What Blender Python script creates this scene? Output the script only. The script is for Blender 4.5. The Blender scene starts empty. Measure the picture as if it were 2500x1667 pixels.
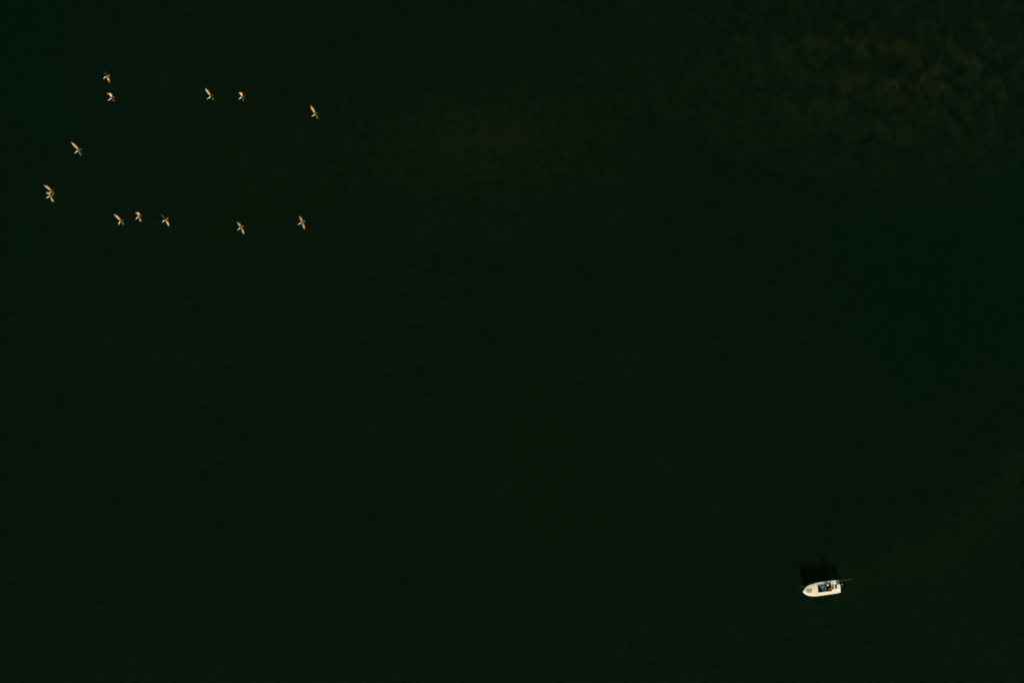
import bpy, bmesh, math, random
from mathutils import Vector, Matrix

random.seed(7)
scene = bpy.context.scene
C = scene.collection

# ------------------------------------------------------------------ camera
H = 210.0                     # drone altitude (m)
S = 0.066                     # metres per photograph pixel at the water surface
PW, PH = 2500.0, 1667.0
cam_d = bpy.data.cameras.new("camera")
cam_d.sensor_width = 36.0
cam_d.lens = 36.0 * H / (PW * S)
cam_d.clip_start = 1.0
cam_d.clip_end = 6000.0
cam = bpy.data.objects.new("camera", cam_d)
cam.location = (0, 0, H)
cam.rotation_euler = (0, 0, 0)          # straight down
C.objects.link(cam)
scene.camera = cam

# ------------------------------------------------------------------ sky + sun
SUN_ELEV = math.radians(19.0)
sh = Vector((0.10, -0.99)).normalized()  # horizontal direction towards the sun
to_sun = Vector((sh.x * math.cos(SUN_ELEV), sh.y * math.cos(SUN_ELEV), math.sin(SUN_ELEV)))

world = bpy.data.worlds.new("World")
scene.world = world
world.use_nodes = True
wn, wl = world.node_tree.nodes, world.node_tree.links
wn.clear()
sky = wn.new("ShaderNodeTexSky")
sky.sky_type = 'NISHITA'
sky.sun_disc = False
sky.sun_elevation = SUN_ELEV
sky.sun_rotation = math.atan2(sh.x, sh.y)
sky.air_density = 1.0
sky.dust_density = 0.6
grade = wn.new("ShaderNodeMix")
grade.data_type = 'RGBA'
grade.blend_type = 'MULTIPLY'
grade.inputs[0].default_value = 1.0
grade.inputs[7].default_value = (0.20, 0.80, 0.55, 1)   # the photograph's teal sky light
bg = wn.new("ShaderNodeBackground")
bg.inputs[1].default_value = 0.05
wo = wn.new("ShaderNodeOutputWorld")
wl.new(sky.outputs[0], grade.inputs[6])
wl.new(grade.outputs[2], bg.inputs[0])
wl.new(bg.outputs[0], wo.inputs[0])

sun_d = bpy.data.lights.new("sun", 'SUN')
sun_d.energy = 4.6
sun_d.angle = math.radians(0.53)
sun_d.color = (1.0, 0.76, 0.53)
sun = bpy.data.objects.new("sun", sun_d)
sun.rotation_euler = to_sun.to_track_quat('Z', 'Y').to_euler()
sun.location = (0, -60, 80)
C.objects.link(sun)

scene.cycles.max_bounces = 4
scene.cycles.diffuse_bounces = 2
scene.cycles.glossy_bounces = 2
scene.cycles.transparent_max_bounces = 8
scene.cycles.volume_bounces = 0

vs = scene.view_settings
vs.view_transform = 'Standard'
vs.look = 'None'
vs.exposure = 1.0
vs.gamma = 1.0
vs.use_curve_mapping = False


def P(u, v, z=0.0):
    """place on the water chart: photograph pixel -> world point at height z"""
    k = S * (H - z) / H
    return Vector(((u - PW / 2) * k, -(v - PH / 2) * k, z))


# ------------------------------------------------------------------ materials
def new_mat(name):
    m = bpy.data.materials.new(name)
    m.use_nodes = True
    return m, m.node_tree.nodes, m.node_tree.links, m.node_tree.nodes["Principled BSDF"]


def noisy(name, col, col2=None, rough=0.5, scale=8.0, bump=0.0, spec=0.5, metal=0.0, detail=5.0):
    m, n, l, b = new_mat(name)
    b.inputs["Roughness"].default_value = rough
    b.inputs["Metallic"].default_value = metal
    b.inputs["Specular IOR Level"].default_value = spec
    tc = n.new("ShaderNodeTexCoord")
    nz = n.new("ShaderNodeTexNoise")
    nz.inputs["Scale"].default_value = scale
    nz.inputs["Detail"].default_value = detail
    l.new(tc.outputs["Object"], nz.inputs["Vector"])
    rp = n.new("ShaderNodeValToRGB")
    c2 = col2 or tuple(c * 0.8 for c in col)
    rp.color_ramp.elements[0].color = (*c2, 1)
    rp.color_ramp.elements[1].color = (*col, 1)
    rp.color_ramp.elements[0].position = 0.32
    rp.color_ramp.elements[1].position = 0.62
    l.new(nz.outputs["Fac"], rp.inputs["Fac"])
    l.new(rp.outputs["Color"], b.inputs["Base Color"])
    if bump:
        bp = n.new("ShaderNodeBump")
        bp.inputs["Strength"].default_value = bump
        bp.inputs["Distance"].default_value = 0.02
        l.new(nz.outputs["Fac"], bp.inputs["Height"])
        l.new(bp.outputs["Normal"], b.inputs["Normal"])
    return m


M = {
    'gelcoat': noisy('cream_gelcoat', (0.86, 0.85, 0.81), (0.80, 0.78, 0.72), 0.35, 2.2),
    'nonskid': noisy('nonskid_deck', (0.80, 0.79, 0.75), (0.71, 0.69, 0.63), 0.7, 3.5, 0.1),
    'floor':   noisy('cockpit_floor_grey', (0.045, 0.065, 0.075), (0.025, 0.035, 0.045), 0.75, 5.0, 0.1),
    'liner':   noisy('cockpit_liner_blue_grey', (0.12, 0.15, 0.16), (0.08, 0.10, 0.11), 0.6, 5.0),
    'hatch':   noisy('tan_hatch_pad', (0.40, 0.33, 0.23), (0.30, 0.24, 0.16), 0.85, 14.0, 0.3),
    'dark':    noisy('dark_rubber', (0.03, 0.03, 0.032), None, 0.7, 10.0),
    'steel':   noisy('steel', (0.45, 0.46, 0.46), None, 0.35, 20.0, metal=0.8),
    'drive':   noisy('drive_paint', (0.42, 0.33, 0.30), (0.30, 0.24, 0.22), 0.5, 12.0),
    'pole':    noisy('pole_fibreglass', (0.30, 0.28, 0.18), (0.22, 0.20, 0.12), 0.5, 6.0),
    'white':   noisy('white_plastic', (0.80, 0.79, 0.76), None, 0.4, 9.0),
    'skin':    noisy('skin', (0.48, 0.28, 0.17), (0.40, 0.22, 0.13), 0.6, 12.0),
    'shirt_o': noisy('orange_tan_shirt', (0.62, 0.36, 0.13), (0.45, 0.25, 0.09), 0.85, 9.0, 0.2),
    'shirt_t': noisy('dark_teal_shirt', (0.03, 0.12, 0.12), (0.02, 0.08, 0.08), 0.85, 9.0, 0.2),
    'navy':    noisy('navy_trousers', (0.015, 0.017, 0.03), None, 0.85, 9.0, 0.2),
    'shorts':  noisy('grey_shorts', (0.06, 0.07, 0.07), None, 0.85, 9.0, 0.2),
    'hair':    noisy('black_hair', (0.012, 0.010, 0.009), None, 0.6, 30.0),
    'eye':     noisy('eye_dark', (0.01, 0.01, 0.01), None, 0.2, 30.0),
    'cloth':   noisy('white_cloth', (0.72, 0.72, 0.68), None, 0.9, 8.0, 0.3),
    'yellow':  noisy('yellow_float', (0.45, 0.34, 0.05), None, 0.5, 8.0),
    'bag':     noisy('black_bag', (0.014, 0.014, 0.017), None, 0.8, 8.0, 0.2),
}

# smoked windscreen
m, n, l, b = new_mat('windscreen_acrylic')
b.inputs["Base Color"].default_value = (0.25, 0.32, 0.33, 1)
b.inputs["Roughness"].default_value = 0.15
b.inputs["Alpha"].default_value = 0.75
M['screen'] = m

# feathers: the bird's own colours plus shade painted on its back, stored on its vertices
m, n, l, b = new_mat('pelican_feathers')
at = n.new("ShaderNodeAttribute"); at.attribute_name = "plumage_and_shade"
tc = n.new("ShaderNodeTexCoord")
nz = n.new("ShaderNodeTexNoise"); nz.inputs["Scale"].default_value = 16; nz.inputs["Detail"].default_value = 4
l.new(tc.outputs["Object"], nz.inputs["Vector"])
mr = n.new("ShaderNodeMapRange"); mr.inputs[1].default_value = 0.3; mr.inputs[2].default_value = 0.7
mr.inputs[3].default_value = 0.75; mr.inputs[4].default_value = 1.15
l.new(nz.outputs["Fac"], mr.inputs[0])
mx = n.new("ShaderNodeMix"); mx.data_type = 'RGBA'; mx.blend_type = 'MULTIPLY'; mx.inputs[0].default_value = 1
l.new(at.outputs["Color"], mx.inputs[6]); l.new(mr.outputs[0], mx.inputs[7])
l.new(mx.outputs[2], b.inputs["Base Color"])
b.inputs["Roughness"].default_value = 0.8
b.inputs["Specular IOR Level"].default_value = 0.2
M['feathers'] = m

# ------------------------------------------------------------------ water: murky, slightly clear skin over a closed absorbing body
m, n, l, b = new_mat('murky_green_water')
tc = n.new("ShaderNodeTexCoord")
big = n.new("ShaderNodeTexNoise"); big.inputs["Scale"].default_value = 0.018; big.inputs["Detail"].default_value = 4
big.inputs["Roughness"].default_value = 0.55
l.new(tc.outputs["Object"], big.inputs["Vector"])
rp = n.new("ShaderNodeValToRGB")
rp.color_ramp.elements[0].position = 0.22; rp.color_ramp.elements[0].color = (0.0021, 0.0113, 0.0072, 1)
rp.color_ramp.elements[1].position = 0.80; rp.color_ramp.elements[1].color = (0.0052, 0.0122, 0.0061, 1)
l.new(big.outputs["Fac"], rp.inputs["Fac"])
fine = n.new("ShaderNodeTexNoise"); fine.inputs["Scale"].default_value = 0.5; fine.inputs["Detail"].default_value = 6
fine.inputs["Roughness"].default_value = 0.6
mp = n.new("ShaderNodeMapping"); mp.inputs["Rotation"].default_value = (0, 0, 0.35); mp.inputs["Scale"].default_value = (0.45, 1.0, 1.0)
l.new(tc.outputs["Object"], mp.inputs["Vector"]); l.new(mp.outputs[0], fine.inputs["Vector"])
bp = n.new("ShaderNodeBump"); bp.inputs["Strength"].default_value = 0.35; bp.inputs["Distance"].default_value = 0.10
l.new(fine.outputs["Fac"], bp.inputs["Height"])
# a clearer, bluer body of water on the right-hand side
bl = n.new("ShaderNodeTexGradient"); bl.gradient_type = 'SPHERICAL'
bmp = n.new("ShaderNodeMapping"); bmp.vector_type = 'TEXTURE'
bmp.inputs["Location"].default_value = (84, 4, 0); bmp.inputs["Scale"].default_value = (52, 48, 60)
l.new(tc.outputs["Object"], bmp.inputs["Vector"]); l.new(bmp.outputs[0], bl.inputs["Vector"])
sub = n.new("ShaderNodeMath"); sub.operation = 'MULTIPLY_ADD'
l.new(bl.outputs["Fac"], sub.inputs[0]); sub.inputs[1].default_value = -0.45
bl2 = n.new("ShaderNodeTexGradient"); bl2.gradient_type = 'SPHERICAL'
bm2 = n.new("ShaderNodeMapping"); bm2.vector_type = 'TEXTURE'
bm2.inputs["Location"].default_value = (-88, 48, 0); bm2.inputs["Scale"].default_value = (48, 55, 60)
l.new(tc.outputs["Object"], bm2.inputs["Vector"]); l.new(bm2.outputs[0], bl2.inputs["Vector"])
sub2 = n.new("ShaderNodeMath"); sub2.operation = 'MULTIPLY_ADD'
l.new(bl2.outputs["Fac"], sub2.inputs[0]); sub2.inputs[1].default_value = -0.40
l.new(big.outputs["Fac"], sub2.inputs[2]); l.new(sub2.outputs[0], sub.inputs[2])
l.new(sub.outputs[0], rp.inputs["Fac"])
ripple_shade = n.new("ShaderNodeTexNoise"); ripple_shade.inputs["Scale"].default_value = 0.9; ripple_shade.inputs["Detail"].default_value = 5  # light and dark of fine ripples painted into the water colour
ripple_shade.inputs["Roughness"].default_value = 0.7
l.new(mp.outputs[0], ripple_shade.inputs["Vector"])
smr = n.new("ShaderNodeMapRange"); smr.inputs[1].default_value = 0.3; smr.inputs[2].default_value = 0.7
smr.inputs[3].default_value = 0.80; smr.inputs[4].default_value = 1.20
l.new(ripple_shade.outputs["Fac"], smr.inputs[0])
smx = n.new("ShaderNodeMix"); smx.data_type = 'RGBA'; smx.blend_type = 'MULTIPLY'; smx.inputs[0].default_value = 1
l.new(rp.outputs["Color"], smx.inputs[6]); l.new(smr.outputs[0], smx.inputs[7])
l.new(smx.outputs[2], b.inputs["Base Color"])
l.new(bp.outputs["Normal"], b.inputs["Normal"])
# light spreads sideways in the turbid water, softening shadows on it
b.inputs["Subsurface Weight"].default_value = 1.0
b.inputs["Subsurface Scale"].default_value = 1.0
b.inputs["Subsurface Radius"].default_value = (0.17, 0.17, 0.17)
b.inputs["Roughness"].default_value = 0.08
b.inputs["IOR"].default_value = 1.33
b.inputs["Specular IOR Level"].default_value = 0.10
tr = n.new("ShaderNodeBsdfTransparent")
mix = n.new("ShaderNodeMixShader"); mix.inputs[0].default_value = 0.72
out = n["Material Output"]
l.new(tr.outputs[0], mix.inputs[1]); l.new(b.outputs[0], mix.inputs[2])
l.new(mix.outputs[0], out.inputs["Surface"])
va = n.new("ShaderNodeVolumeAbsorption")
va.inputs["Color"].default_value = (0.55, 0.72, 0.45, 1)
va.inputs["Density"].default_value = 0.35
l.new(va.outputs[0], out.inputs["Volume"])
M['water'] = m

M['bed'] = noisy('weedy_seabed', (0.22, 0.125, 0.040), (0.060, 0.042, 0.018), 0.95, 0.75, 0.0, 0.1, detail=8.0)


# ------------------------------------------------------------------ helpers
def obj(name, verts, faces, mat, parent=None, smooth=False, subsurf=0, bevel=0.0):
    me = bpy.data.meshes.new(name)
    bm = bmesh.new()
    vv = [bm.verts.new(v) for v in verts]
    for f in faces:
        try:
            bm.faces.new([vv[i] for i in f])
        except ValueError:
            pass
    bmesh.ops.recalc_face_normals(bm, faces=bm.faces)
    if bevel:
        bmesh.ops.bevel(bm, geom=list(bm.edges), offset=bevel, segments=3, profile=0.6, affect='EDGES')
    if smooth:
        for f in bm.faces:
            f.smooth = True
    bm.to_mesh(me); bm.free()
    me.materials.append(mat)
    o = bpy.data.objects.new(name, me)
    C.objects.link(o)
    if parent:
        o.parent = parent
    if subsurf:
        md = o.modifiers.new("subdivision", 'SUBSURF')
        md.levels = subsurf; md.render_levels = subsurf
    return o


def tag(o, label, cat, group=None):
    o["label"] = label; o["category"] = cat
    if group:
        o["group"] = group
    return o


def box(x0, x1, y0, y1, z0, z1):
    v = [(x0, y0, z0), (x1, y0, z0), (x1, y1, z0), (x0, y1, z0), (x0, y0, z1), (x1, y0, z1), (x1, y1, z1), (x0, y1, z1)]
    f = [(0, 3, 2, 1), (4, 5, 6, 7), (0, 1, 5, 4), (1, 2, 6, 5), (2, 3, 7, 6), (3, 0, 4, 7)]
    return v, f


def tube(pts, radii, sides=8, cap=True):
    """tapered tube along a polyline"""
    pts = [Vector(p) for p in pts]
    if not isinstance(radii, (list, tuple)):
        radii = [radii] * len(pts)
    V, F = [], []
    ref = None
    for i, p in enumerate(pts):
        d = (pts[min(i + 1, len(pts) - 1)] - pts[max(i - 1, 0)]).normalized()
        if ref is None:
            ref = Vector((0, 0, 1)) if abs(d.z) < 0.8 else Vector((1, 0, 0))
        a = d.cross(ref).normalized(); c = d.cross(a).normalized()
        ref = -c if c.dot(ref) < 0 else c
        for k in range(sides):
            t = 2 * math.pi * k / sides
            V.append(p + (a * math.cos(t) + c * math.sin(t)) * radii[i])
    for i in range(len(pts) - 1):
        for k in range(sides):
            k2 = (k + 1) % sides
            F.append((i * sides + k, i * sides + k2, (i + 1) * sides + k2, (i + 1) * sides + k))
    if cap:
        F.append(tuple(range(sides - 1, -1, -1)))
        F.append(tuple((len(pts) - 1) * sides + k for k in range(sides)))
    return V, F


def lathe(profile, sides=16):
    V, F = [], []
    for r, z in profile:
        for k in range(sides):
            t = 2 * math.pi * k / sides
            V.append((r * math.cos(t), r * math.sin(t), z))
    for i in range(len(profile) - 1):
        for k in range(sides):
            k2 = (k + 1) % sides
            F.append((i * sides + k, i * sides + k2, (i + 1) * sides + k2, (i + 1) * sides + k))
    F.append(tuple(range(sides))); F.append(tuple((len(profile) - 1) * sides + k for k in range(sides)))
    return V, F


def ellipsoid(c, r, nu=12, nv=8):
    V, F = [], []
    c = Vector(c)
    V.append(c + Vector((0, 0, r[2])))
    for i in range(1, nv):
        a = math.pi * i / nv
        for k in range(nu):
            t = 2 * math.pi * k / nu
            V.append(c + Vector((r[0] * math.sin(a) * math.cos(t), r[1] * math.sin(a) * math.sin(t), r[2] * math.cos(a))))
    V.append(c - Vector((0, 0, r[2])))
    for k in range(nu):
        F.append((0, 1 + k, 1 + (k + 1) % nu))
        F.append((len(V) - 1, 1 + (nv - 2) * nu + (k + 1) % nu, 1 + (nv - 2) * nu + k))
    for i in range(nv - 2):
        for k in range(nu):
            k2 = (k + 1) % nu
            F.append((1 + i * nu + k, 1 + (i + 1) * nu + k, 1 + (i + 1) * nu + k2, 1 + i * nu + k2))
    return V, F


def join(*parts):
    V, F = [], []
    for v, f in parts:
        o = len(V)
        V += list(v); F += [tuple(i + o for i in ff) for ff in f]
    return V, F


def empty(name, loc, rotz=0.0):
    o = bpy.data.objects.new(name, None)
    o.empty_display_size = 0.3
    o.location = loc; o.rotation_euler = (0, 0, rotz)
    C.objects.link(o)
    return o


# ------------------------------------------------------------------ water and seabed
wv, wf = box(-1800, 1800, -1800, 1800, -14, 0)
w = obj("water", wv, wf, M['water'])
w["kind"] = "structure"


def frange(a, b_, st):
    r = []
    while a < b_ - 1e-6:
        r.append(a); a += st
    return r


from mathutils import noise as mn


ARC = [P(2530, 1060), P(2480, 1165), P(2400, 1260), P(2300, 1325), P(2180, 1370), P(2060, 1395)]
EDGE = [P(1600, 270), P(1700, 320), P(1800, 375), P(1900, 410), P(2040, 440)]


def poly_d(x, y, pl):
    p = Vector((x, y)); best = 1e9
    for a, c in zip(pl, pl[1:]):
        a2, c2 = a.xy, c.xy
        t = max(0, min(1, (p - a2).dot(c2 - a2) / (c2 - a2).length_squared))
        best = min(best, (p - a2.lerp(c2, t)).length)
    return best


def bed_z(x, y):
    z = -6.6 + 0.6 * mn.noise(Vector((x * 0.02, y * 0.02, 3.1)))
    # the weedy shoal in the upper right, broken by ridges and clefts
    d = ((x - 66) / 44) ** 2 + ((y - 46) / 21) ** 2
    k = math.exp(-d * 1.1)
    z += 4.4 * k
    if k > 0.02:
        q = Vector((x * 0.42 + 0.12 * y, y * 0.27, 0.0))
        z += k * (1.5 * mn.fractal(q, 0.7, 2.1, 5) - 2.2 * (1 - abs(mn.noise(Vector((x * 0.34 + 0.1 * y, y * 0.12, 9.0))))) ** 7)
    # a faint rise in the upper middle, a pale silty arc towards the lower right, a channel edge under the shoal
    if abs(x) < 140 and abs(y) < 110:
        z += 3.9 * math.exp(-(((x + 8) / 24) ** 2 + ((y - 36) / 13) ** 2))
        z += 3.2 * math.exp(-(poly_d(x, y, ARC) / 4.5) ** 2)
        z -= 3.0 * math.exp(-(poly_d(x, y, EDGE) / 2.2) ** 2)
    return min(z, -0.7)


xs = [-1790, -800, -300] + frange(-120, 18, 4) + frange(18, 112, 0.7) + [115, 300, 800, 1790]
ys = [-1790, -800, -300] + frange(-90, 18, 4) + frange(18, 74, 0.7) + [80, 300, 800, 1790]
bv = [(x, y, bed_z(x, y)) for y in ys for x in xs]
nx = len(xs)
bf = [(j * nx + i, j * nx + i + 1, (j + 1) * nx + i + 1, (j + 1) * nx + i) for j in range(len(ys) - 1) for i in range(nx - 1)]
bed = obj("seabed", bv, bf, M['bed'], smooth=True)
bed["kind"] = "structure"

# ------------------------------------------------------------------ the boat  (local: x forward, y to port, z up)
L = 6.06
HW = [(0, 0.995), (0.70, 1.05), (2.72, 1.06), (3.51, 1.05), (4.0, 1.035), (4.59, 0.95), (4.95, 0.84), (5.29, 0.715),
      (5.55, 0.56), (5.84, 0.29), (5.97, 0.15), (L, 0.012)]


def hw(x):
    for (x0, a), (x1, c) in zip(HW, HW[1:]):
        if x <= x1:
            t = (x - x0) / (x1 - x0)
            return a + (c - a) * t
    return HW[-1][1]


def sheer(x):
    return 0.76 + 0.44 * (x / L) ** 3


bow_top = P(1960, 1443.4, 1.12)
fwd = Vector((-0.9912, -0.1320, 0))
rot = math.atan2(fwd.y, fwd.x)
boat_loc = Vector((bow_top.x - fwd.x * L, bow_top.y - fwd.y * L, 0))
boat = empty("motor_boat", boat_loc, rot)
tag(boat, "small white open motor boat with sunken cockpit and tan bow hatch on dark water", "boat")

# hull shell
st = [0, 0.35, 0.70, 1.4, 2.1, 2.72, 3.51, 4.0, 4.59, 4.95, 5.29, 5.55, 5.75, 5.90, 6.0, L]
V, F = [], []
for x in st:
    h, z = hw(x), sheer(x)
    t = x / L
    keel = -0.34 + 0.75 * max(0, t - 0.62) ** 2 * 6
    rk = 0.55 * t ** 6
    prof = [(h, z), (h * 1.0, z - 0.06), (h * (0.90 - 0.10 * t ** 4), 0.5 * z), (h * (0.78 - 0.20 * t ** 3), 0.10 + 0.12 * t), (h * 0.45, keel * 0.55), (0.0, keel)]
    ring = [(x - rk * (1 - q[1] / z), q[0], q[1]) for q in prof]
    ring += [(a, -b_, c) for a, b_, c in ring[-2::-1]]
    V += ring
R = 11
for i in range(len(st) - 1):
    for k in range(R - 1):
        F.append((i * R + k, i * R + k + 1, (i + 1) * R + k + 1, (i + 1) * R + k))
F.append(tuple(range(R)))
obj("hull", V, F, M['gelcoat'], boat)

# deck with openings
YC = [-0.655, -0.40, 0.30, 0.565]
dx = [0.006, 0.50, 0.78, 1.34, 2.0, 2.8, 3.56, 4.0, 4.4, 4.75, 5.05, 5.3, 5.55, 5.75, 5.9, 6.0, 6.04]
V, F = [], []
for x in dx:
    h = hw(x) * 0.992
    sc = 1.0 if x <= 3.56 else hw(x) / hw(3.56)
    for y in [-h] + [c * sc for c in YC] + [h]:
        V.append((x, y, sheer(x) + 0.004 + 0.035 * (1 - (y / max(h, .05)) ** 2)))
NC = 6
for i in range(len(dx) - 1):
    for k in range(NC - 1):
        xm = 0.5 * (dx[i] + dx[i + 1])
        if 1.34 < xm < 3.56 and 1 <= k <= 3:
            continue
        if 0.50 < xm < 0.78 and k == 2:
            continue
        F.append((i * NC + k, i * NC + k + 1, (i + 1) * NC + k + 1, (i + 1) * NC + k))
deck = obj("deck", V, F, M['nonskid'], boat)


def dz(x, y):
    return sheer(x) + 0.004 + 0.035 * (1 - (y / hw(x)) ** 2)


# cockpit liner, floor and stern well
FZ = 0.30
x0, x1, y0, y1 = 1.342, 3.558, YC[0] + .002, YC[3] - .002


def well(xa, xb, ya, yb, zb, th=0.03):
    """open-topped tub with walls"""
    xsn = [xa, 0.5 * (xa + xb), xb]
    vv, ff = [], []
    loop = [(xa, ya), (xsn[1], ya), (xb, ya), (xb, yb), (xsn[1], yb), (xa, yb)]
    for (x, y) in loop:
        vv.append((x, y, dz(x, y) + 0.001)); vv.append((x, y, zb))
    for i in range(6):
        j = (i + 1) % 6
        ff.append((2 * i, 2 * j, 2 * j + 1, 2 * i + 1))
    return vv, ff


v, f = well(x0, x1, y0, y1, FZ)
obj("cockpit_wall", v, f, M['liner'], boat)
v, f = box(x0 + .004, x1 - .004, y0 + .004, y1 - .004, FZ - .03, FZ + .004)
obj("cockpit_floor", v, f, M['floor'], boat)
# raised coaming lip round the cockpit
for (xa, xb, ya, yb) in [(x0 - .05, x1 + .05, y1, y1 + .045), (x0 - .05, x1 + .05, y0 - .045, y0),
                         (x1, x1 + .045, y0, y1), (x0 - .045, x0, y0, y1)]:
    v, f = box(xa, xb, ya, yb, 0.0, 0.03)
    v = [(x, y, dz(x, y) - .012 + z) for x, y, z in v]
    obj("coaming", v, f, M['gelcoat'], boat)
v, f = well(0.502, 0.778, YC[1] + .002, YC[2] - .002, 0.45)
obj("well_wall", v, f, M['dark'], boat)
v, f = box(0.505, 0.775, YC[1] + .005, YC[2] - .005, 0.42, 0.454)
obj("well_floor", v, f, M['dark'], boat)

# rubbing strake round the sheer
for sgn in (1, -1):
    pts = [(x, sgn * (hw(x) + .004), sheer(x) - .03) for x in st]
    v, f = tube(pts, 0.028, 6)
    obj("rub_rail", v, f, M['gelcoat'], boat, smooth=True)
v, f = tube([(-.004, -.97, sheer(0) - .03), (-.004, .97, sheer(0) - .03)], 0.028, 6)
obj("rub_rail", v, f, M['gelcoat'], boat, smooth=True)

# tan bow hatch, narrower towards the stem
hx0, hx1 = L - 1.06 - .43, L - 1.06 + .43
out_ = []
for (cx, cy, a0) in [(hx0 + .07, .24, 90), (hx0 + .07, -.24, 180), (hx1 - .16, -.14, 270), (hx1 - .16, .14, 0)]:
    r = .07 if cx < hx0 + .1 else .16
    for k in range(6):
        a = math.radians(a0 + 18 * k)
        out_.append((cx + r * math.cos(a), cy + .015 + r * math.sin(a)))
nn = len(out_)
V = [(x, y, dz(x, min(abs(y), hw(x)))) for x, y in out_] + [(x, y, dz(x, min(abs(y), hw(x))) + .012) for x, y in out_]
cxm, cym = sum(p[0] for p in out_) / nn, sum(p[1] for p in out_) / nn
V += [(cxm + (x - cxm) * .94, cym + (y - cym) * .92, dz(x, min(abs(y), hw(x))) + .016) for x, y in out_]
F = [(k, (k + 1) % nn, nn + (k + 1) % nn, nn + k) for k in range(nn)]
F += [(nn + k, nn + (k + 1) % nn, 2 * nn + (k + 1) % nn, 2 * nn + k) for k in range(nn)]
F.append(tuple(range(2 * nn, 3 * nn)))
hatch = obj("hatch", V, F, M['hatch'], boat)
for yy in (-.15, .17):
    v, f = box(hx0 - .03, hx0 + .03, yy - .03, yy + .03, 0, .022)
    v = [(x, y, dz(x, y) + z) for x, y, z in v]
    obj("hinge", v, f, M['steel'], hatch, bevel=.006)

# engine box at the transom and the drive leg behind it
v, f = box(-.02, .47, -.44, .44, 0, .32)
v = [(x, y + .03, sheer(.2) - .02 + z) for x, y, z in v]
eb = obj("engine_box", v, f, M['gelcoat'], boat, smooth=False, bevel=.06)
v, f = box(.40, .475, -.10, .16, .18, .21)
v = [(x + .02, y, sheer(.2) + z) for x, y, z in v]
obj("latch", v, f, M['steel'], eb)
v1 = tube([(-.01, .10, .45), (-.14, .11, .50), (-.30, .13, .46)], [.09, .085, .05], 10)
v2 = tube([(-.24, .12, .46), (-.30, .13, .1), (-.32, .13, -.35)], [.06, .055, .05], 8)
v, f = join(v1, v2)
obj("drive_leg", v, f, M['drive'], boat, smooth=True)
v, f = tube([(-.30, .13, -.33), (-.44, .13, -.33)], [.07, .03], 8)
obj("propeller_hub", v, f, M['dark'], boat, smooth=True)

# mooring cleats
for (cx, cy) in [(5.45, 0.0), (3.75, .86), (3.75, -.86), (.25, .86), (.25, -.86)]:
    z = dz(cx, cy)
    v, f = join(tube([(cx - .09, cy, z + .05), (cx + .09, cy, z + .05)], .014, 6),
                tube([(cx - .03, cy, z - .005), (cx - .03, cy, z + .05)], .012, 6),
                tube([(cx + .03, cy, z - .005), (cx + .03, cy, z + .05)], .012, 6))
    obj("cleat", v, f, M['steel'], boat, smooth=True)

# low steering console with curved windscreen and wheel
kx, ky = L - 3.38, -.06
v, f = box(kx - .20, kx + .20, ky - .28, ky + .28, FZ, .60)
v = [(x + (.05 if z > .5 and x > kx else 0), y * (1 if z < .5 else .96), z - (.07 if (z > .5 and x > kx) else 0)) for x, y, z in v]
con = obj("console", v, f, M['gelcoat'], boat, bevel=.03)
V, F = [], []
N = 14
for i in range(N + 1):
    t = i / N * 2 - 1
    yy = ky - .06 + t * .44
    xx = kx - .20 - .02 + (-.14) * t * t * (1 if t < 0 else .3)
    for zz, off in ((.58, 0.0), (1.34, -.09), (1.34, -.105), (.58, -.015)):
        V.append((xx + off, yy, zz))
for i in range(N):
    for k in range(4):
        k2 = (k + 1) % 4
        F.append((i * 4 + k, i * 4 + k2, (i + 1) * 4 + k2, (i + 1) * 4 + k))
F += [(0, 1, 2, 3), (N * 4, N * 4 + 1, N * 4 + 2, N * 4 + 3)]
ws = obj("windscreen", V, F, M['screen'], boat)
v, f = tube([(V[i * 4 + 1][0] - .006, V[i * 4 + 1][1], 1.348) for i in range(N + 1)], .012, 6)
obj("windscreen_frame", v, f, M['steel'], ws, smooth=True)
pts = [(kx - .36 + .10 * math.cos(a) * .5, ky + .17 * math.sin(a), .74 + .15 * math.cos(a)) for a in [2 * math.pi * k / 16 for k in range(17)]]
v, f = join(tube(pts, .013, 6), tube([(kx - .36, ky - .16, .74), (kx - .36, ky + .16, .74)], .01, 6),
            tube([(kx - .36, ky, .74), (kx - .18, ky, .62)], .02, 6))
obj("steering_wheel", v, f, M['dark'], con, smooth=True)


def B(x, y, z=0.0):
    """boat coordinates -> world"""
    c, s = math.cos(rot), math.sin(rot)
    return Vector((boat_loc.x + c * x - s * y, boat_loc.y + s * x + c * y, z))


# long push pole laid along the starboard gunwale, both ends overhanging
px_ = [(L + .15, -.80, .98), (3.0, -.845, .955), (-2.0, -.885, .97)]
pole = empty("push_pole", B(3.0, -.845, .955), rot)
v, f = tube([(x - 3.0, y + .845, z - .955) for x, y, z in px_], [.013, .016, .016], 8)
obj("shaft", v, f, M['pole'], pole, smooth=True)
v, f = tube([(-5.0, -.04, .015), (-5.22, -.043, .016)], [.022, .028], 8)
obj("foot", v, f, M['pole'], pole, smooth=True)
v, f = tube([(L + .15 - 3.0, .045, .025), (L + .22 - 3.0, .046, .025)], [.026, .010], 8)
obj("tip", v, f, M['steel'], pole, smooth=True)
tag(pole, "long thin olive pole lying along the boat's upper gunwale, overhanging bow and stern", "pole")


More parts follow.
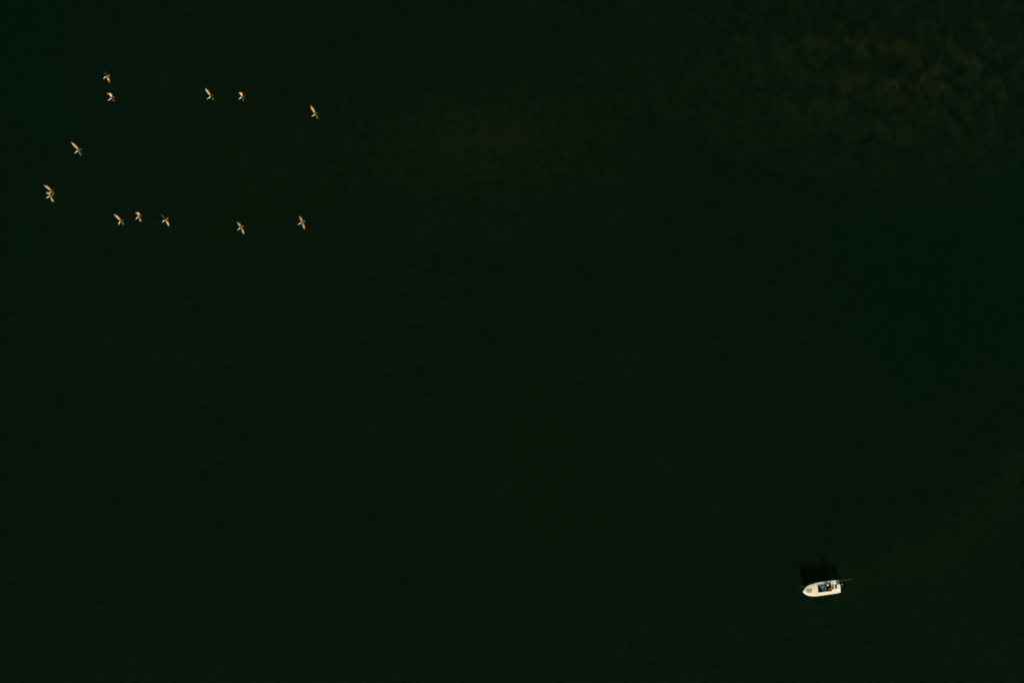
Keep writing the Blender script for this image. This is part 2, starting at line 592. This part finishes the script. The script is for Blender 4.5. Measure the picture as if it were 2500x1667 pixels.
# three white bottles on the cockpit floor, one added by the console in place of its sunlit corner
def bottle(x, y, z, h, r, label):
    e = empty("bottle", B(x, y, z))
    v, f = lathe([(r * .9, 0), (r, .01), (r, h * .66), (r * .45, h * .82), (r * .40, h * .88)])
    obj("bottle_body", v, f, M['white'], e, smooth=True)
    v, f = lathe([(r * .46, h * .885), (r * .46, h), (r * .35, h + .004)])
    obj("bottle_cap", v, f, M['white'], e)
    tag(e, label, "bottle", "white bottles in the cockpit")


bottle(L - 3.03, -.50, FZ + .006, .34, .065, "white bottle in the boat's cockpit, topmost and brightest of the row of three")
bottle(L - 3.00, -.20, FZ + .006, .32, .060, "white bottle in the boat's cockpit, middle one of the row of three")
bottle(L - 2.96, .08, FZ + .006, .32, .060, "dim white bottle in the boat's cockpit, lowest of the row of three")
bottle(kx + .02, ky + .40, FZ + .006, .52, .075, "tall white bottle added as a sunlit spot at the lower edge of the steering console")

# white bundle on the starboard side deck
bx, by = L - 3.92, -.90
v, f = ellipsoid((0, 0, .10), (.09, .17, .11), 14, 8)
v = [p + Vector((.012 * mn.noise(p * 14), .012 * mn.noise(p * 14 + Vector((5, 0, 0))), .02 * mn.noise(p * 9))) for p in v]
o = obj("cloth_bundle", v, f, M['cloth'], smooth=True)
o.location = B(bx, by, dz(bx, by) - .01); o.rotation_euler = (0, 0, rot + .35)
tag(o, "small white cloth bundle on the upper side deck behind the person in a white cap", "bundle")

# black bag on the aft deck
gx, gy = 1.14, .20
v, f = box(-.14, .14, -.10, .10, 0, .20)
g = empty("bag", B(gx, gy, dz(gx, gy)), rot + .5)
obj("bag_body", v, f, M['bag'], g, bevel=.04)
v, f = tube([(-.09, 0, .19), (-.06, 0, .27), (.06, 0, .27), (.09, 0, .19)], .012, 6)
obj("strap", v, f, M['bag'], g, smooth=True)
tag(g, "small black bag on the deck beside the person in an orange shirt", "bag")

# yellow float trailing behind the transom
yl = P(2055.2, 1425, 0)
fl = empty("float", (yl.x, yl.y, 0))
v, f = ellipsoid((0, 0, .03), (.11, .11, .10), 14, 8)
obj("ball", v, f, M['yellow'], fl, smooth=True)
v, f = tube([(0, 0, .12), (0, 0, .17)], .02, 6)
obj("eyelet", v, f, M['dark'], fl)
tag(fl, "small yellow float on the water just behind the boat's stern", "float")


# ------------------------------------------------------------------ people
def skin_mesh(verts, edges, root):
    me = bpy.data.meshes.new("skin_tmp")
    me.from_pydata([v[0] for v in verts], edges, [])
    o = bpy.data.objects.new("skin_tmp", me); C.objects.link(o)
    md = o.modifiers.new("s", 'SKIN'); md.branch_smoothing = 0.6
    for i, (co, r) in enumerate(verts):
        sv = me.skin_vertices[0].data[i]
        sv.radius = r if isinstance(r, tuple) else (r, r)
        sv.use_root = (i == root)
    sb = o.modifiers.new("ss", 'SUBSURF'); sb.levels = 2; sb.render_levels = 2
    dg = bpy.context.evaluated_depsgraph_get()
    ev = o.evaluated_get(dg)
    m2 = ev.to_mesh()
    V = [v.co.copy() for v in m2.vertices]
    F = [tuple(p.vertices) for p in m2.polygons]
    ev.to_mesh_clear()
    bpy.data.objects.remove(o); bpy.data.meshes.remove(me)
    return V, F


def new_skin(verts, edges, root):
    # a skin layer only exists once the modifier's operator made it: add it through bmesh
    me = bpy.data.meshes.new("t")
    bm = bmesh.new()
    ly = bm.verts.layers.skin.verify()
    vs_ = []
    for i, (co, r) in enumerate(verts):
        v = bm.verts.new(co)
        v[ly].radius = r if isinstance(r, tuple) else (r, r)
        v[ly].use_root = (i == root)
        vs_.append(v)
    for a, b_ in edges:
        bm.edges.new((vs_[a], vs_[b_]))
    bm.to_mesh(me); bm.free()
    o = bpy.data.objects.new("t", me); C.objects.link(o)
    md = o.modifiers.new("s", 'SKIN'); md.branch_smoothing = 0.5; md.use_smooth_shade = True
    sb = o.modifiers.new("ss", 'SUBSURF'); sb.levels = 2; sb.render_levels = 2
    dg = bpy.context.evaluated_depsgraph_get(); dg.update()
    ev = o.evaluated_get(dg)
    m2 = ev.to_mesh()
    V = [v.co.copy() for v in m2.vertices]
    F = [tuple(p.vertices) for p in m2.polygons]
    ev.to_mesh_clear()
    bpy.data.objects.remove(o)
    return V, F


def person(loc, rz, label, shirt, trousers, head_cover, lean=0.0, arms=None, short=False, stand=False):
    """figure facing +x; seated: seat surface at the empty's origin, standing: hip height at the origin"""
    root = empty("person", loc, rz)
    J = {
        'pelvis': (0, 0, .10), 'belly': (.00 + lean * .4, 0, .26), 'chest': (.02 + lean * .8, 0, .44), 'neck': (.03 + lean * 1.2, 0, .575),
        'skull0': (.05 + lean * 1.35, 0, .64), 'skull1': (.065 + lean * 1.5, 0, .73), 'skull2': (.06 + lean * 1.55, 0, .80),
    }
    for s, n_ in ((1, 'l'), (-1, 'r')):
        J['hip' + n_] = (.02, s * .095, .085); J['knee' + n_] = (.42, s * .15, .10)
        J['ankle' + n_] = (.45, s * .14, -.34); J['toe' + n_] = (.62, s * .16, -.39)
        if stand:
            J['hip' + n_] = (.0, s * .095, .06); J['knee' + n_] = (.13, s * .13, -.30)
            J['ankle' + n_] = (-.04, s * .14, -.65); J['toe' + n_] = (.12, s * .16, -.695)
        J['sho' + n_] = (.02 + lean, s * .185, .51)
        a = arms[n_] if arms and n_ in arms else ((.12 + lean, s * .26, .26), (.34 + lean, s * .17, .22))
        J['elb' + n_] = a[0]; J['wri' + n_] = a[1]
    rad = {'pelvis': (.14, .11), 'belly': (.13, .10), 'chest': (.155, .11), 'neck': .05, 'skull0': .065, 'skull1': (.078, .092), 'skull2': (.066, .08),
           'hip': .085, 'knee': .062, 'ankle': .042, 'toe': .036, 'sho': .058, 'elb': .042, 'wri': .030}
    order = list(J)
    idx = {k: i for i, k in enumerate(order)}
    E = [('pelvis', 'belly'), ('belly', 'chest'), ('chest', 'neck'), ('neck', 'skull0'), ('skull0', 'skull1'), ('skull1', 'skull2')]
    for n_ in 'lr':
        E += [('pelvis', 'hip' + n_), ('hip' + n_, 'knee' + n_), ('knee' + n_, 'ankle' + n_), ('ankle' + n_, 'toe' + n_),
              ('chest', 'sho' + n_), ('sho' + n_, 'elb' + n_), ('elb' + n_, 'wri' + n_)]

    def rr(k):
        return rad[k] if k in rad else rad[k[:-1]]
    body = new_skin([(J[k], rr(k)) for k in order], [(idx[a], idx[b_]) for a, b_ in E], idx['pelvis'])
    extra = []
    hd = Vector(J['skull1'])
    extra.append(ellipsoid(hd + Vector((.095, 0, -.02)), (.022, .015, .022), 8, 6))           # nose
    for s in (1, -1):
        extra.append(ellipsoid(hd + Vector((-.005, s * .082, -.015)), (.022, .012, .032), 8, 6))  # ears
    for n_, s in (('l', 1), ('r', -1)):
        w_ = Vector(J['wri' + n_]); d = (w_ - Vector(J['elb' + n_])).normalized()
        side = d.cross(Vector((0, 0, 1)))
        side = side.normalized() if side.length > .1 else Vector((0, 1, 0))
        up = side.cross(d).normalized()
        pc = w_ + d * .05
        pv, pf = ellipsoid((0, 0, 0), (.055, .042, .018), 10, 6)
        mat = Matrix((d, side, up)).transposed()
        extra.append(([pc + mat @ Vector(p) for p in pv], pf))
        for q, (off, ln) in enumerate([(-.030, .062), (-.010, .075), (.011, .070), (.030, .055)]):
            b0 = pc + d * .035 + side * off
            extra.append(tube([b0, b0 + d * ln * .45 - up * .008, b0 + d * ln * .75 - up * .030, b0 + d * ln * .85 - up * .05], [.010, .009, .0085, .006], 6))
        b0 = pc - d * .012 - side * (.035 * s)
        extra.append(tube([b0, b0 - side * .03 * s + d * .02, b0 - side * .035 * s + d * .05 - up * .015], [.012, .010, .007], 6))
    v, f = join(body, *extra)
    obj("body", v, f, M['skin'], root, smooth=True)
    for s in (1, -1):
        v, f = ellipsoid(hd + Vector((.080, s * .033, .008)), (.012, .013, .010), 8, 6)
        obj("eye", v, f, M['eye'], root, smooth=True)
    # shirt
    sk = ['pelvis', 'belly', 'chest']; g = .016
    vs_ = [(J['pelvis'], (.155, .125)), (J['belly'], (.148, .118)), (J['chest'], (.17, .125))]
    ed = [(0, 1), (1, 2)]
    for n_ in 'lr':
        i = len(vs_)
        e = Vector(J['sho' + n_]).lerp(Vector(J['elb' + n_]), .95)
        e2 = Vector(J['elb' + n_]).lerp(Vector(J['wri' + n_]), .8)
        vs_ += [(J['sho' + n_], .072), (tuple(e), .058), (tuple(e2), .044)]
        ed += [(2, i), (i, i + 1)] + ([] if short else [(i + 1, i + 2)])
        if short:
            vs_.pop()
    v, f = new_skin(vs_, ed, 0)
    obj("shirt", v, f, shirt, root, smooth=True)
    vs_ = [((0, 0, .14), (.15, .12)), (J['pelvis'], (.158, .128))]
    ed = [(0, 1)]
    for n_ in 'lr':
        i = len(vs_)
        vs_ += [(J['hip' + n_], .10), (J['knee' + n_], .078), (tuple(Vector(J['knee' + n_]).lerp(Vector(J['ankle' + n_]), .9)), .058)]
        ed += [(1, i), (i, i + 1), (i + 1, i + 2)]
    v, f = new_skin(vs_, ed, 1)
    obj("trousers", v, f, trousers, root, smooth=True)
    for n_ in 'lr':
        v, f = tube([Vector(J['ankle' + n_]) + Vector((-.05, 0, -.045)), Vector(J['ankle' + n_]) + Vector((.06, 0, -.03)), Vector(J['toe' + n_]) + Vector((.0, 0, -.005)), Vector(J['toe' + n_]) + Vector((.05, 0, -.012))],
                    [.045, .055, .045, .022], 10)
        obj("shoe", v, f, M['dark'], root, smooth=True)
    top = Vector(J['skull2'])
    if head_cover == 'cap':
        v, f = lathe([(.106, -.03), (.110, .0), (.100, .045), (.07, .08), (.02, .095)], 18)
        v = [Vector((p[0] * 1.08, p[1], p[2])) + top + Vector((0, 0, .0)) for p in map(Vector, v)]
        brim = []
        bfv = []
        for k in range(13):
            a = math.radians(-75 + 150 * k / 12)
            brim.append(top + Vector((.105 * math.cos(a), .10 * math.sin(a), -.022)))
            brim.append(top + Vector((.125 * math.cos(a) + .075 * max(0, math.cos(a)), .115 * math.sin(a), -.035)))
            brim.append(top + Vector((.105 * math.cos(a), .10 * math.sin(a), -.032)))
        for k in range(12):
            for q in range(3):
                q2 = (q + 1) % 3
                bfv.append((k * 3 + q, k * 3 + q2, (k + 1) * 3 + q2, (k + 1) * 3 + q))
        v, f = join((v, f), (brim, bfv))
        obj("cap", v, f, M['white'], root, smooth=True)
    else:
        v, f = ellipsoid(top + Vector((-.022, 0, .0)), (.098, .096, .085), 16, 10)
        v = [p + Vector((0, 0, .006 * mn.noise(p * 40))) for p in v]
        obj("hair", v, f, M['hair'], root, smooth=True)
    tag(root, label, "person")
    return root


ax, ay = L - 4.02, -.80
person(B(ax, ay, dz(ax, ay)), rot + math.pi / 2,
       "person in a white cap and dark teal shirt sitting on the boat's upper side deck", M['shirt_t'], M['shorts'], 'cap', lean=.05,
       arms={'l': ((.16, .26, .28), (.36, .16, .30)), 'r': ((.02, -.32, .30), (.14, -.42, .12))})
qx, qy = 1.50, .24
person(B(qx, qy, FZ + .745), rot + .12,
       "dark-haired person in an orange shirt standing at the rear of the boat's cockpit", M['shirt_o'], M['navy'], 'hair', lean=.09,
       arms={'r': ((.12, -.27, .26), (.32, -.14, .20)), 'l': ((.08, .30, .26), (.28, .22, .14))}, short=True, stand=True)


# ------------------------------------------------------------------ pelicans
TAN = (0.47, 0.30, 0.14)
TAN2 = (0.36, 0.20, 0.085)
BACK_SHADE = (0.15, 0.095, 0.05)  # shade of the raised wings painted into the body colour
DARK = (0.022, 0.018, 0.014)
WHITE = (0.80, 0.76, 0.62)
BILL = (0.66, 0.58, 0.42)
BZ = 40.0


def pelican(name, label, bill, head, tail, upper, lower, z=BZ):
    """bill, head, tail: photo points; upper/lower: wing = (shoulder, wrist, tip, z_wrist, z_tip[, hand])
    The bird heads towards the bill; 'upper' is its right wing, 'lower' its left."""
    org = P(*((Vector(head) + Vector(tail)) / 2), z)

    def W(p, dzv=0.0):
        return P(p[0], p[1], z + dzv) - org
    bt, hd, tl = W(bill, -.06), W(head, .05), W(tail, -.01)
    ax_ = hd - tl; ax_.z = 0
    f = ax_.normalized()
    up = Vector((0, 0, 1))
    lat = up.cross(f).normalized()             # left of the bird
    ln = ax_.length
    body = lambda t, zz: tl + f * (ln * t) + Vector((0, 0, zz))
    bill_d = (bt - hd).normalized()
    # stations: centre, half width, half height, colour (mid-body has shade painted in), direction
    stn = [
        (body(-.03, 0), .085, .012, TAN, f),
        (body(.10, .0), .070, .018, TAN, f),
        (body(.24, .0), .070, .050, BACK_SHADE, f),
        (body(.40, .0), .080, .075, BACK_SHADE, f),   # a  (wing rear)
        (body(.60, .01), .095, .090, (0.17, 0.11, 0.06), f),  # b
        (body(.80, .02), .080, .080, (0.20, 0.13, 0.07), f),  # c  (wing front)
        (body(.92, .05), .068, .070, TAN, f),
        (hd, .052, .060, WHITE, f.lerp(bill_d, .5).normalized()),
        (hd + bill_d * .09, .046, .052, WHITE, bill_d),
        (hd + bill_d * .15, .036, .038, BILL, bill_d),
        (hd.lerp(bt, .75), .030, .026, BILL, bill_d),
        (bt + bill_d * .04, .016, .012, BILL, bill_d),
    ]
    V, Col, F = [], [], []
    for c, a, h, col, d in stn:
        l_ = up.cross(d).normalized(); u_ = d.cross(l_).normalized()
        for k in range(8):
            t = math.radians(22.5 + 45 * k)
            V.append(c + l_ * (a * 1.08 * math.cos(t)) + u_ * (h * 1.08 * math.sin(t)))
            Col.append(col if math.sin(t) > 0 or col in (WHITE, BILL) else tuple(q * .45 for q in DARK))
    for i in range(len(stn) - 1):
        for k in range(8):
            k2 = (k + 1) % 8
            if i in (3, 4) and k in (7, 3):
                continue                         # wing roots
            F.append((i * 8 + k, i * 8 + k2, (i + 1) * 8 + k2, (i + 1) * 8 + k))
    F.append(tuple(range(7, -1, -1)))
    F.append(tuple((len(stn) - 1) * 8 + k for k in range(8)))
    for side, wg in ((1, lower), (-1, upper)):
        top, bot = (0, 7) if side == 1 else (3, 4)
        prev = [3 * 8 + top, 4 * 8 + top, 5 * 8 + top, 5 * 8 + bot, 4 * 8 + bot, 3 * 8 + bot]
        sh_, wr, tp, zw, zt = wg[:5]
        if side == 1 and zw > 0:
            zw, zt = zw * .45, zt * .5           # the near wing is held flatter
        root = body(.62, .05) + lat * (side * .12)
        wrist = W(wr, zw); tip = W(tp, zt)
        hand = W(wg[5], zw * .45 + zt * .55) if len(wg) > 5 else wrist.lerp(tip, .5)
        arm = root.lerp(wrist, .5) + Vector((0, 0, .03))
        pl = [root, arm, wrist, hand, tip]
        secs = [(arm, .30, TAN), (wrist, .32, TAN), (wrist.lerp(hand, .55), .25, TAN), (hand, .15, (0.14, 0.085, 0.045)),
                (hand.lerp(tip, .55), .10, DARK), (tip, .045, DARK)]
        dirs = [(wrist - root), (hand - root), (hand - wrist), (tip - wrist), (tip - hand), (tip - hand)]
        for (p, ch, col), d in zip(secs, dirs):
            d = d.normalized()
            c = -f - d * (-f).dot(d) * .8
            c.normalize()
            n_ = d.cross(c) * (1 if side == -1 else -1)
            if n_.z < 0:
                n_ = -n_
            n_.normalize()
            base = len(V)
            pts = [(.78, .004, (0.05, 0.028, 0.014) if col != TAN else (0.12, 0.06, 0.025)), (.18, .028, col), (-.28, .012, TAN if col != DARK else DARK),
                   (-.28, -.010, DARK), (.18, -.006, DARK), (.70, -.004, DARK)]
            for cc, th, cl in pts:
                V.append(p + c * (ch * cc) + n_ * th); Col.append(cl)
            cur = list(range(base, base + 6))
            for k in range(6):
                k2 = (k + 1) % 6
                F.append((prev[k], prev[k2], cur[k2], cur[k]))
            prev = cur
        F.append(tuple(prev))
    o = obj(name, V, F, M['feathers'], None, smooth=True, subsurf=2)
    o.location = org
    at_ = o.data.attributes.new("plumage_and_shade", 'FLOAT_COLOR', 'POINT')
    for i, cl in enumerate(Col):
        at_.data[i].color = (*cl, 1)
    tag(o, label, "bird", "pelicans flying in a loose wedge")
    return o


U = (.30, .62)      # raised wing
G = (.06, .02)      # gliding
D = (-.06, -.42)    # drooped on the downstroke
X = (.48, .85)      # high on the upstroke

pelican("pelican", "topmost pelican, its lower wing bright and its upper wing dark",
        (252.2, 193.3), (256.8, 188), (267.8, 183.4),
        ((258.9, 184.9), (257.4, 180.6), (250.8, 173.2), -.25, -.70), ((262.2, 187.4), (265, 198.0), (269.3, 203.5), -.10, -.40))
pelican("pelican", "pelican directly below the topmost one, wings curled high",
        (263.5, 246.4), (269.6, 241.3), (279.6, 236.7),
        ((271.7, 236.2), (268.6, 230.6), (259.2, 227.0), .40, .60, (263.5, 229.0)), ((276, 240.5), (277.2, 246.1), (281.6, 249.6), .45, .70))
pelican("pelican", "pelican with a long raised upper wing, left one of the pair in the upper middle",
        (504.8, 243.4), (511.7, 237.6), (519.8, 232.2),
        ((513, 232.4), (505.0, 223.2), (499.6, 212.5), .32, .55, (502.0, 218.5)), ((516, 237.5), (519.6, 242.0), (525.7, 246.2), .50, .85))
pelican("pelican", "pelican with short curled wings, right one of the pair in the upper middle",
        (582.8, 243.1), (588.4, 238), (596.3, 234.4),
        ((589.4, 234.1), (588.0, 228.8), (580.6, 225.6), .42, .60, (584.0, 227.2)), ((592, 237.5), (592.8, 244.4), (596.4, 249.0), .40, .60))
pelican("pelican", "pelican farthest right in the upper row, long wing pointing up",
        (760.3, 285.9), (767.2, 280.6), (775.2, 275.2),
        ((767.9, 275.6), (761.6, 266.2), (756.4, 255.5), .30, .58), ((771.8, 279.4), (773.6, 287), (779.2, 293.6), .36, .70))
pelican("pelican", "pelican alone on the left between the upper row and the overlapping pair",
        (181.6, 375), (188, 369.3), (198.8, 364.2),
        ((189.2, 365.2), (180.0, 354.6), (171.0, 344.2), .28, .55), ((193, 369.3), (195.8, 377.3), (201.2, 383.2), .38, .72))
pelican("pelican", "upper pelican of the overlapping pair at the far left, long wing to upper left",
        (115.6, 474.0), (122.9, 469.6), (130.4, 462.5),
        ((124.7, 465.4), (114.4, 457.6), (104.0, 449.6), .28, .55), ((127.8, 468.2), (131.0, 472.0), (135.0, 476.6), .48, .85), z=40.0)
pelican("pelican", "lower pelican of the overlapping pair at the far left, lower wing bent",
        (112.7, 484.6), (118.7, 479.7), (128.9, 475.2),
        ((121.9, 475.2), (117.4, 471.6), (109.0, 469.0), .10, .10), ((126.8, 479.7), (127.1, 489.9), (133.8, 495.4), .02, -.05), z=42.0)
pelican("pelican", "leftmost pelican of the lower row, long wing to upper left",
        (289.4, 548.7), (291.7, 542.3), (301.1, 536.8),
        ((293.5, 537.4), (284.9, 529.8), (275.2, 520.2), .28, .55), ((297.5, 540.8), (300.3, 546.1), (303.5, 553.2), .38, .66))
pelican("pelican", "small pelican with both wings angled, second from left in the lower row",
        (331, 536), (335.8, 530.4), (344.8, 524.2),
        ((337.3, 526.8), (337.0, 520.8), (327.4, 519.0), .36, .50), ((342.5, 529.9), (340.6, 536.7), (347.9, 543.8), .22, .15))
pelican("pelican", "third pelican from left in the lower row, bright wing pointing down",
        (396.6, 543.1), (399.5, 538.8), (410.7, 531.9),
        ((401.8, 533.7), (398.6, 529.4), (389.8, 520.0), -.20, -.55), ((405.8, 536.8), (409.3, 546.3), (413.4, 555.0), -.04, -.25))
pelican("pelican", "second pelican from right in the lower row, wings spread nearly level",
        (579.9, 562.8), (584.5, 557.4), (594.6, 551.2),
        ((586.8, 552.5), (582.6, 547.4), (576.6, 539.5), .10, .10), ((590.8, 557.4), (592.8, 566.9), (598.0, 574.5), .04, -.06))
pelican("pelican", "rightmost pelican of the lower row, slim outstretched wings",
        (727, 549), (733.4, 545), (744.6, 539.0),
        ((736.2, 539.8), (734.2, 534.4), (727.8, 523.8), .10, .12), ((740.3, 544.7), (741.1, 554.6), (746.2, 562.4), .02, -.06))
